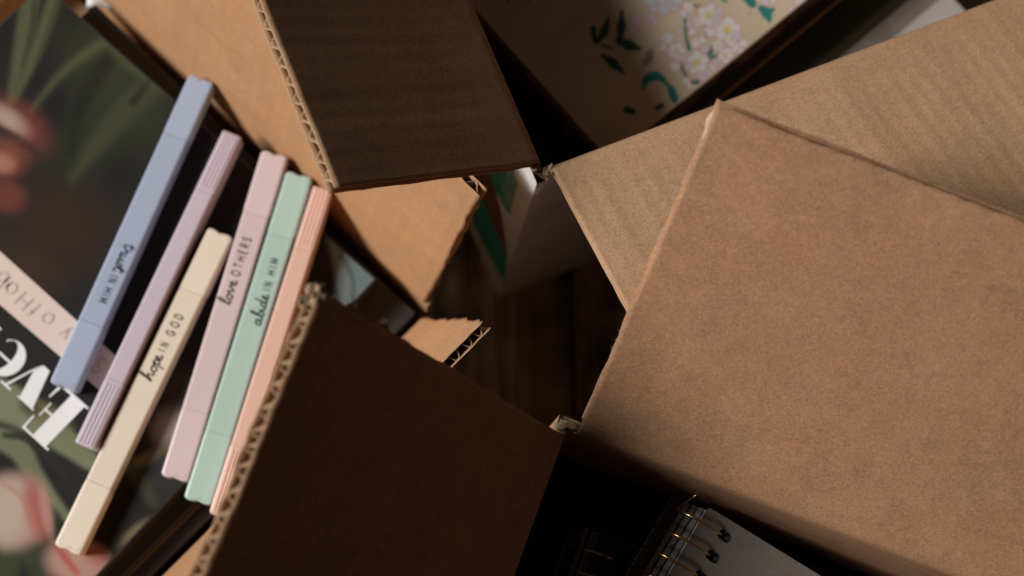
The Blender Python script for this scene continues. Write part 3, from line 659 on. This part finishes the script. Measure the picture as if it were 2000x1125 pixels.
def pen_text(p, p0, p1, script, caps, cap_px=16, flip=False):
    t, z, x, y = p; o, xx, yy, k = px_frame(p0, p1, z); Lp = math.hypot(p1[0]-p0[0], p1[1]-p0[1])
    h = cap_px*k; w = 2.4*k; parts = []
    xh = .0027; xf = 1.5; cx = 0
    for st in SCR[script]: parts.append(ribbon(catmull(np.array(st), 5)*np.array([xh*xf, xh])+np.array([0, -h*.45]), w*1.0))
    cx = max(q[0] for st in SCR[script] for q in st)*xh*xf+h*.5
    total = Lp*k; n = sum(WID[c] for c in caps.replace(' ', ''))*h*.7; gaps = len(caps)-1
    free = (total-cx-n)/max(gaps, 1)
    for ch in caps:
        if ch == ' ': cx += free; continue
        parts += [(v*np.array([1, 1])+np.array([0, -h*.45]), f) for v, f in glyph(ch, 0, h, w)] and [(np.c_[(v[:, 0]*.7+cx), v[:, 1]-h*.45], f) for v, f in glyph(ch, 0, h, w)]
        cx += WID[ch]*h*.7+free
    put_flat('printed_text', parts, M['ink'], t, o, xx, yy, Z, .00016)
p1 = pen('pale blue highlighter at the far left with its lettering upside down', (394, 152), (121, 757), COLS['blue'])
p2 = pen('lilac highlighter on its narrow ribbed side between the blue and cream pens', (454, 258), (163, 872), COLS['lilac'], True)
p3 = pen('cream highlighter lying lowest, printed hope IN GOD', (431, 452), (130, 1076), COLS['cream'])
p4 = pen('mauve pink highlighter printed love OTHERS beside the mint pen', (537, 298), (340, 936), COLS['mauve'])
p5 = pen('mint green highlighter printed abide IN HIM', (585, 339), (385, 981), COLS['mint'])
p6 = pen('peach highlighter on its narrow ribbed side against the mint pen', (631, 365), (427, 1008), COLS['peach'], True)
pen_text(p1, (251, 478), (199, 590), 'trust', 'IN HIM')
pen_text(p3, (287, 742), (351, 616), 'hope', 'IN GOD')
pen_text(p4, (441, 594), (484, 465), 'love', 'OTHERS')
pen_text(p5, (501, 634), (538, 506), 'abide', 'IN HIM')

# ---- box B: blossom notebook and the books under it
zf = .134
exF = at(1580, 0, zf)-at(1330, 205, zf); exF /= np.linalg.norm(exF); eyF = np.cross(Z, exF)    # along the visible edge; into the book
cF = at(1330, 205, zf)-exF*.042
M['mottled_edge'] = plain('mottled_brown_edge', (.10, .06, .03), .6, .3, var=.9, scale=110)
M['art2'] = painted('printed_floral_cover', .5, .35)
def art2(X, Y):
    C = np.empty(X.shape+(3,)); C[:] = (.66, .54, .385)
    n = np.sin(X*.021+2)*np.sin(Y*.027)+.5*np.sin(X*.05+Y*.043)
    lay(C, np.clip(.3+.3*n, 0, 1), (.54, .40, .25), .6)
    TE, DT, W_, PK, YE = (.03, .235, .20), (.015, .10, .085), (.74, .70, .68), (.62, .30, .29), (.68, .55, .16)
    gg = np.random.default_rng(12)
    def blossom(x, y, r, tint=W_, yel=True):
        a = np.arctan2(Y-y, X-x); d = np.hypot(X-x, Y-y); ph = gg.uniform(0, 6.28); R_ = r*(.74+.30*np.abs(np.cos(2.5*(a+ph))))
        lay(C, 1-sstep(d-R_, -.5, 3.2), PK, .55); lay(C, 1-sstep(d-R_*.93, -2.5, .5), tint, 1)
        lay(C, (1-sstep(d-R_*.85, -3, 0))*np.clip(np.sin(2.5*(a+ph))**2-.8, 0, 1)*4, (.60, .52, .52), .5)
        if yel: lay(C, 1-sstep(d, r*.18, r*.42), YE, .9)
    def leaf(pts, w, col=TE): lay(C, stroke(X, Y, pts, w, 1.6), col, 1); lay(C, stroke(X, Y, pts, [q*.15 for q in w], 1.2), tuple(c*.55 for c in col), .8)
    leaf([(1338, 38), (1340, 70), (1346, 96)], [3, 3, 4]); leaf([(1392, 92), (1386, 106), (1382, 118)], [4, 5, 3]); leaf([(1384, 117), (1394, 111), (1405, 109)], [3, 4, 3]); leaf([(1378, 60), (1380, 75)], [2, 2])
    leaf([(1256, 172), (1262, 156), (1278, 149), (1294, 155), (1302, 166)], [3, 8, 10, 6, 3]); leaf([(1304, 164), (1312, 178), (1317, 192), (1320, 203)], [3, 8, 8, 2])
    leaf([(1188, 35), (1180, 62), (1166, 84)], [3, 9, 3], DT); leaf([(1214, 22), (1214, 52), (1208, 84)], [3, 9, 4], DT); leaf([(1205, 78), (1228, 88), (1252, 96)], [4, 11, 2], DT); leaf([(1158, 55), (1162, 82)], [6, 4], DT)
    leaf([(1176, 108), (1198, 124), (1220, 144)], [3, 10, 2], DT); leaf([(1196, 95), (1176, 88)], [2, 3], DT); leaf([(1225, 215), (1236, 218)], [8, 6], DT); leaf([(1284, 212), (1292, 206)], [5, 5], DT)
    leaf([(1488, 16), (1498, 26), (1504, 43)], [8, 11, 2]); leaf([(1510, 18), (1500, 26)], [4, 5]); leaf([(1458, -4), (1468, 5), (1472, 12)], [8, 10, 4]); leaf([(1410, -2), (1418, 2)], [3, 3])
    leaf([(1330, 125), (1338, 145), (1352, 160), (1362, 160)], [2, 3, 3, 5], (.05, .15, .14)); leaf([(1345, 3), (1358, 12), (1368, 10)], [2, 3, 2], (.25, .19, .08))
    BW = (.56, .58, .60); PW_ = (.62, .56, .60)
    for q in ((1282, 8, 20), (1300, 4, 18), (1314, 10, 15), (1268, 2, 14), (1296, 20, 13), (1322, -2, 14)): blossom(*q, BW, False)
    for q in ((1243, 40, 11), (1237, 58, 9), (1272, 36, 10), (1280, 44, 8), (1250, 30, 8)): blossom(*q, PW_, False)
    for q in ((1344, 14, 13), (1334, 26, 9), (1303, 76, 15), (1296, 92, 10), (1308, 100, 9), (1318, 130, 12), (1352, 62, 9), (1360, 84, 12), (1372, 78, 9), (1341, 158, 9), (1346, 168, 7), (1392, 130, 10), (1436, 92, 13), (1452, 84, 10), (1448, 100, 8), (1364, 42, 13), (1388, 60, 14)): blossom(*q, W_, False)
    for q in ((1384, 30, 25), (1420, 58, 28), (1322, 100, 19), (1362, 122, 25), (1416, 108, 18), (1402, 88, 13), (1428, 78, 14)): blossom(*q)
    for q in ((1372, 150, 11), (1384, 142, 9), (1334, 112, 9), (1346, 128, 9), (1400, 40, 12), (1404, 22, 10), (1440, 70, 11), (1398, 122, 9), (1376, 96, 10), (1348, 48, 9), (1326, 60, 8)): blossom(*q, PW_, False)
    for q in ((1495, 3, 10), (1509, 2, 9), (1563, 4, 13), (1545, 18, 8)): blossom(*q, (.66, .56, .54), False)
    lay(C, blob(X, Y, 1464, 25, 4, 4), (.45, .36, .18), .8)
    lay(C, blob(X, Y, 1268, 110, 9, 14, .2, .5), (.16, .08, .04), .7); lay(C, blob(X, Y, 1260, 122, 7, 7, .2, .5), (.18, .09, .05), .6)
    for i in range(26):        # the pattern goes on beyond the photograph's frame
        bx, by = gg.uniform(1000, 1900), gg.uniform(-620, -40)
        leaf([(bx-30, by+10), (bx-44, by+28), (bx-50, by+50)], [3, 9, 2])
        for j in range(5): blossom(bx+gg.normal(0, 26), by+gg.normal(0, 24), gg.uniform(11, 24), W_, j % 2 == 0)
    return C
nbF, covF, cenF = book('notebook', 'cream notebook patterned with white blossoms and teal leaves', 'notebook', cF, eyF, exF, .150, .192, zf, .020, M['mottled_edge'], M['pages'], .0016)
painted_sheet('cover_print', cF+eyF*.0010+exF*.0006+Z*.0001, eyF*.1485, exF*.1908, 430, 540, art2, M['art2'], nbF, zf)
# worn binding of the notebook: cloth patches along the visible side
M['blue_patch'] = plain('blue_binding', (.02, .035, .075), .6, .3)
for s, l, mt in ((.037, .028, 'mottled_edge'), (.073, .006, 'blue_patch'), (.093, .030, 'mottled_edge')):
    V, F = rbox(.0012, l, .015, .0004, 1); mesh_obj('binding_patch', frame(V, cF+exF*s-eyF*.0004-Z*.0095, eyF, exF, Z), F, M[mt], nbF)
M['dark_green_cover'] = plain('dark_green_cover', (.030, .034, .026), .38, .4, var=.3, scale=60)
M['tan_edge'] = plain('tan_board_edge', (.26, .15, .065), .7, .2, var=.3, scale=300)
M['grey_cover'] = plain('pale_grey_cover', (.42, .40, .38), .5, .3, var=.08, scale=40)
# thin black notebook with a tan edge
z2 = zf-.0205
q0 = at(1451, 149, z2); lineoff = float((q0-cF) @ eyF)
b2_, t2_, c2_ = book('notebook', 'thin black notebook with a tan edge directly under the blossom notebook', 'notebook', cF+eyF*lineoff, eyF, exF, .13, .19, z2, .012, M['black_cover'], M['pages'], .0016)
V, F = rbox(.0013, .19, .0030, .0004, 1); mesh_obj('tan_edge', frame(V, np.array([cF[0], cF[1], 0])+eyF*(lineoff-.0008)+exF*.095+Z*(z2-.0012), eyF, exF, Z), F, M['tan_edge'], b2_)
# broad dark green and pale grey book at the bottom
z3 = z2-.0125
b3o = cF+eyF*(lineoff-.052)-exF*.01
b3_, t3_, c3_ = book('book', 'wide dark green book with a pale grey strip at the bottom of the pile', 'book', b3o, eyF, exF, .18, .205, z3, .025, M['dark_green_cover'], M['pages'], .002)
V, F = rbox(.021, .203, .0003); mesh_obj('grey_strip', frame(V, np.array([b3o[0], b3o[1], 0])+eyF*.0115+exF*.1025+Z*(z3+.0002), eyF, exF, Z), F, M['grey_cover'], b3_)
V, F = rbox(.009, .203, .0003); mesh_obj('brown_grey_strip', frame(V, np.array([b3o[0], b3o[1], 0])+eyF*.0267+exF*.1025+Z*(z3+.0002), eyF, exF, Z), F, plain('brown_grey_strip', (.20, .18, .155), .5, .3, var=.2, scale=60), b3_)
V, F = rbox(.004, .203, .0003); mesh_obj('olive_strip', frame(V, np.array([b3o[0], b3o[1], 0])+eyF*.0345+exF*.1025+Z*(z3+.0002), eyF, exF, Z), F, plain('olive_strip', (.06, .05, .03), .4), b3_)
pad(boxB, KB, eB1, eB2, .25, .33, z3-.025, 'black_cover')  # black pad colour paints in the shade deep inside the box

# ---- box C: ring bound notebooks
def gold():
    m, nt, b = new_mat('brass_wire'); b.inputs['Base Color'].default_value = (.83, .58, .22, 1); b.inputs['Metallic'].default_value = 1; b.inputs['Roughness'].default_value = .2; return m
M['gold'] = gold()
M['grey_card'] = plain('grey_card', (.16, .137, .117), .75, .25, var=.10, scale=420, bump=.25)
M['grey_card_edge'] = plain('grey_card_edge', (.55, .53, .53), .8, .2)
M['dark_card_and_pad_shade'] = plain('charcoal_card_and_pad_shade', (.045, .042, .04), .7, .3, var=.1, scale=420)  # notebook card; also the painted shade on box C's pad
M['divider'] = plain('divider_edge', (.48, .45, .44), .8, .2)
M['dark_pages'] = plain('dark_page_edges', (.05, .045, .045), .9, .1, var=.3, scale=900)
def card_with_slots(W, Hh, th, slots, sw, sl, rad):
    """flat card, x from the spine, y along it, with rounded slots: verts, faces"""
    cu = bpy.data.curves.new('tmp', 'CURVE'); cu.dimensions = '2D'; cu.fill_mode = 'BOTH'; cu.extrude = th/2
    def rr(x0, y0, x1, y1, r, k=4):
        pts = []
        for cx, cy, a in ((x1-r, y1-r, 0), (x0+r, y1-r, 90), (x0+r, y0+r, 180), (x1-r, y0+r, 270)):
            for q in range(k+1):
                t = math.radians(a+90*q/k); pts.append((cx+r*math.cos(t), cy+r*math.sin(t)))
        s = cu.splines.new('POLY'); s.points.add(len(pts)-1); s.use_cyclic_u = True
        for p, v in zip(s.points, pts): p.co = (v[0], v[1], 0, 1)
    rr(0, 0, W, Hh, rad)
    for x, y in slots: rr(x-sl/2, y-sw/2, x+sl/2, y+sw/2, sw*.38)
    ob = bpy.data.objects.new('tmp', cu); COL.objects.link(ob); dg = bpy.context.evaluated_depsgraph_get(); me = bpy.data.meshes.new_from_object(ob.evaluated_get(dg))
    V = np.array([v.co[:] for v in me.vertices]); F = [list(p.vertices) for p in me.polygons]
    bpy.data.objects.remove(ob); bpy.data.curves.remove(cu); bpy.data.meshes.remove(me); return V, F
def ring_book(label, corner, spine_to, top_to, z, tilt, W, Hh, thick, mcov, medge, mlay, first, pitch, nh, layers, shear, ringr):
    o = at(*corner, z); s = at(*spine_to, z)-o; s /= np.linalg.norm(s); hx = np.cross(s, Z)*-1
    tdir = at(*top_to, z)-o
    if hx @ tdir < 0: hx = -hx
    x = hx*math.cos(tilt)+Z*math.sin(tilt); n = np.cross(x, s); n = n if n[2] > 0 else -n
    t = thing('ring_notebook', label, 'notebook', o+x*W/2+s*Hh/2-n*thick)
    slots = [(.0105, first+i*pitch) for i in range(nh)]
    V, F = card_with_slots(W, Hh, .0016, slots, .0040, .0052, .0012)
    c = mesh_obj('front_cover', frame(V, o-n*.0008, x, s, n), F, mcov, t)
    V2, F2 = rbox(.0005, Hh-.003, .0014, .0001, 1); mesh_obj('cover_edge', frame(V2, o+s*Hh/2-n*.0008-x*.0003, x, s, n), F2, medge, c)
    mesh_obj('back_cover', frame(V, o-n*(thick-.0008)-x*shear, x, s, n), F, mcov, t)
    V2, F2 = rbox(.0005, Hh-.003, .0014, .0001, 1); mesh_obj('cover_edge', frame(V2, o+s*Hh/2-n*(thick-.0008)-x*(shear+.0003), x, s, n), F2, medge, t)
    for i in range(layers):        # leaves: page packs and card dividers
        f0 = (i+.10)/layers; f1 = (i+.72)/layers; d = .0018+(thick-.0036)*(f0+f1)/2; hgt = (thick-.0036)*(f1-f0)
        V, F = card_with_slots(W-.003, Hh-.003, hgt, [(a-.0010, b-.0015) for a, b in slots], .0036, .0046, .001)
        mesh_obj('page_pack', frame(V, o+s*.0015+x*(.0014-shear*d/thick)-n*d, x, s, n), F, M['dark_pages'], t)
        if i < layers-1:
            d2 = .0018+(thick-.0036)*((i+.86)/layers)
            V, F = card_with_slots(W-.002, Hh-.002, .0007, [(a-.0004, b-.001) for a, b in slots], .0036, .0046, .001)
            mesh_obj('divider', frame(V, o+s*.001+x*(.0006-shear*d2/thick)-n*d2, x, s, n), F, mlay, t)
    g = np.random.default_rng(int(z*1e4))
    for i, (sx, sy) in enumerate(slots):
        cx = sx-ringr*.93; A = np.radians(np.linspace(0, 360, 49)[:-1]); pts = []
        for a in A:
            ca, sa = math.cos(a), math.sin(a); q = (abs(ca)**2.15+abs(sa)**2.15)**(-1/2.15)
            lz = -thick/2+(thick/2+.0062)*q*sa; lx = cx+ringr*q*ca-.25*shear*max(0, -lz)/thick
            pts.append(o+x*lx+s*(sy+.0022*math.sin(a/2+.2)-.0008+g.normal(0, .00003))+n*lz)
        V, F = tube(pts, .00058, 8, True); mesh_obj('ring', V, F, M['gold'], t, True)
    # loose wire end at the head of the spine
    c0 = o-x*(.004+shear*.3)+s*(first-.006)
    pts = catmull([c0+n*.006+s*-.001, c0+n*.0075+x*.001, c0+n*.003+s*.004-x*.001, c0-n*.003+s*.0085-x*.0022, c0-n*.008+s*.012-x*.001], 6)
    V, F = tube(pts, .00050, 8); mesh_obj('wire_end', V, F, M['gold'], t, True)
    return t
ring_book('grey card notebook with brass rings lying under the big lit flap', (1384, 990), (1302, 1130), (1620, 1125), .190, R(5), .150, .205, .018, M['grey_card'], M['grey_card_edge'], M['divider'], .0062, .0088, 22, 4, .0125, .0122)
ring_book('dark notebook with brass rings in the shadow beside the grey notebook', (1172, 1034), (1137, 1130), (1305, 1089), .165, R(1), .150, .205, .016, M['dark_card_and_pad_shade'], M['divider'], M['divider'], .0085, .0088, 22, 3, .009, .0115)
pad(boxC, KC, eC1, eC2, .30, .33, .148, 'dark_card_and_pad_shade')  # pad coloured dark in place of the shade at the box bottom
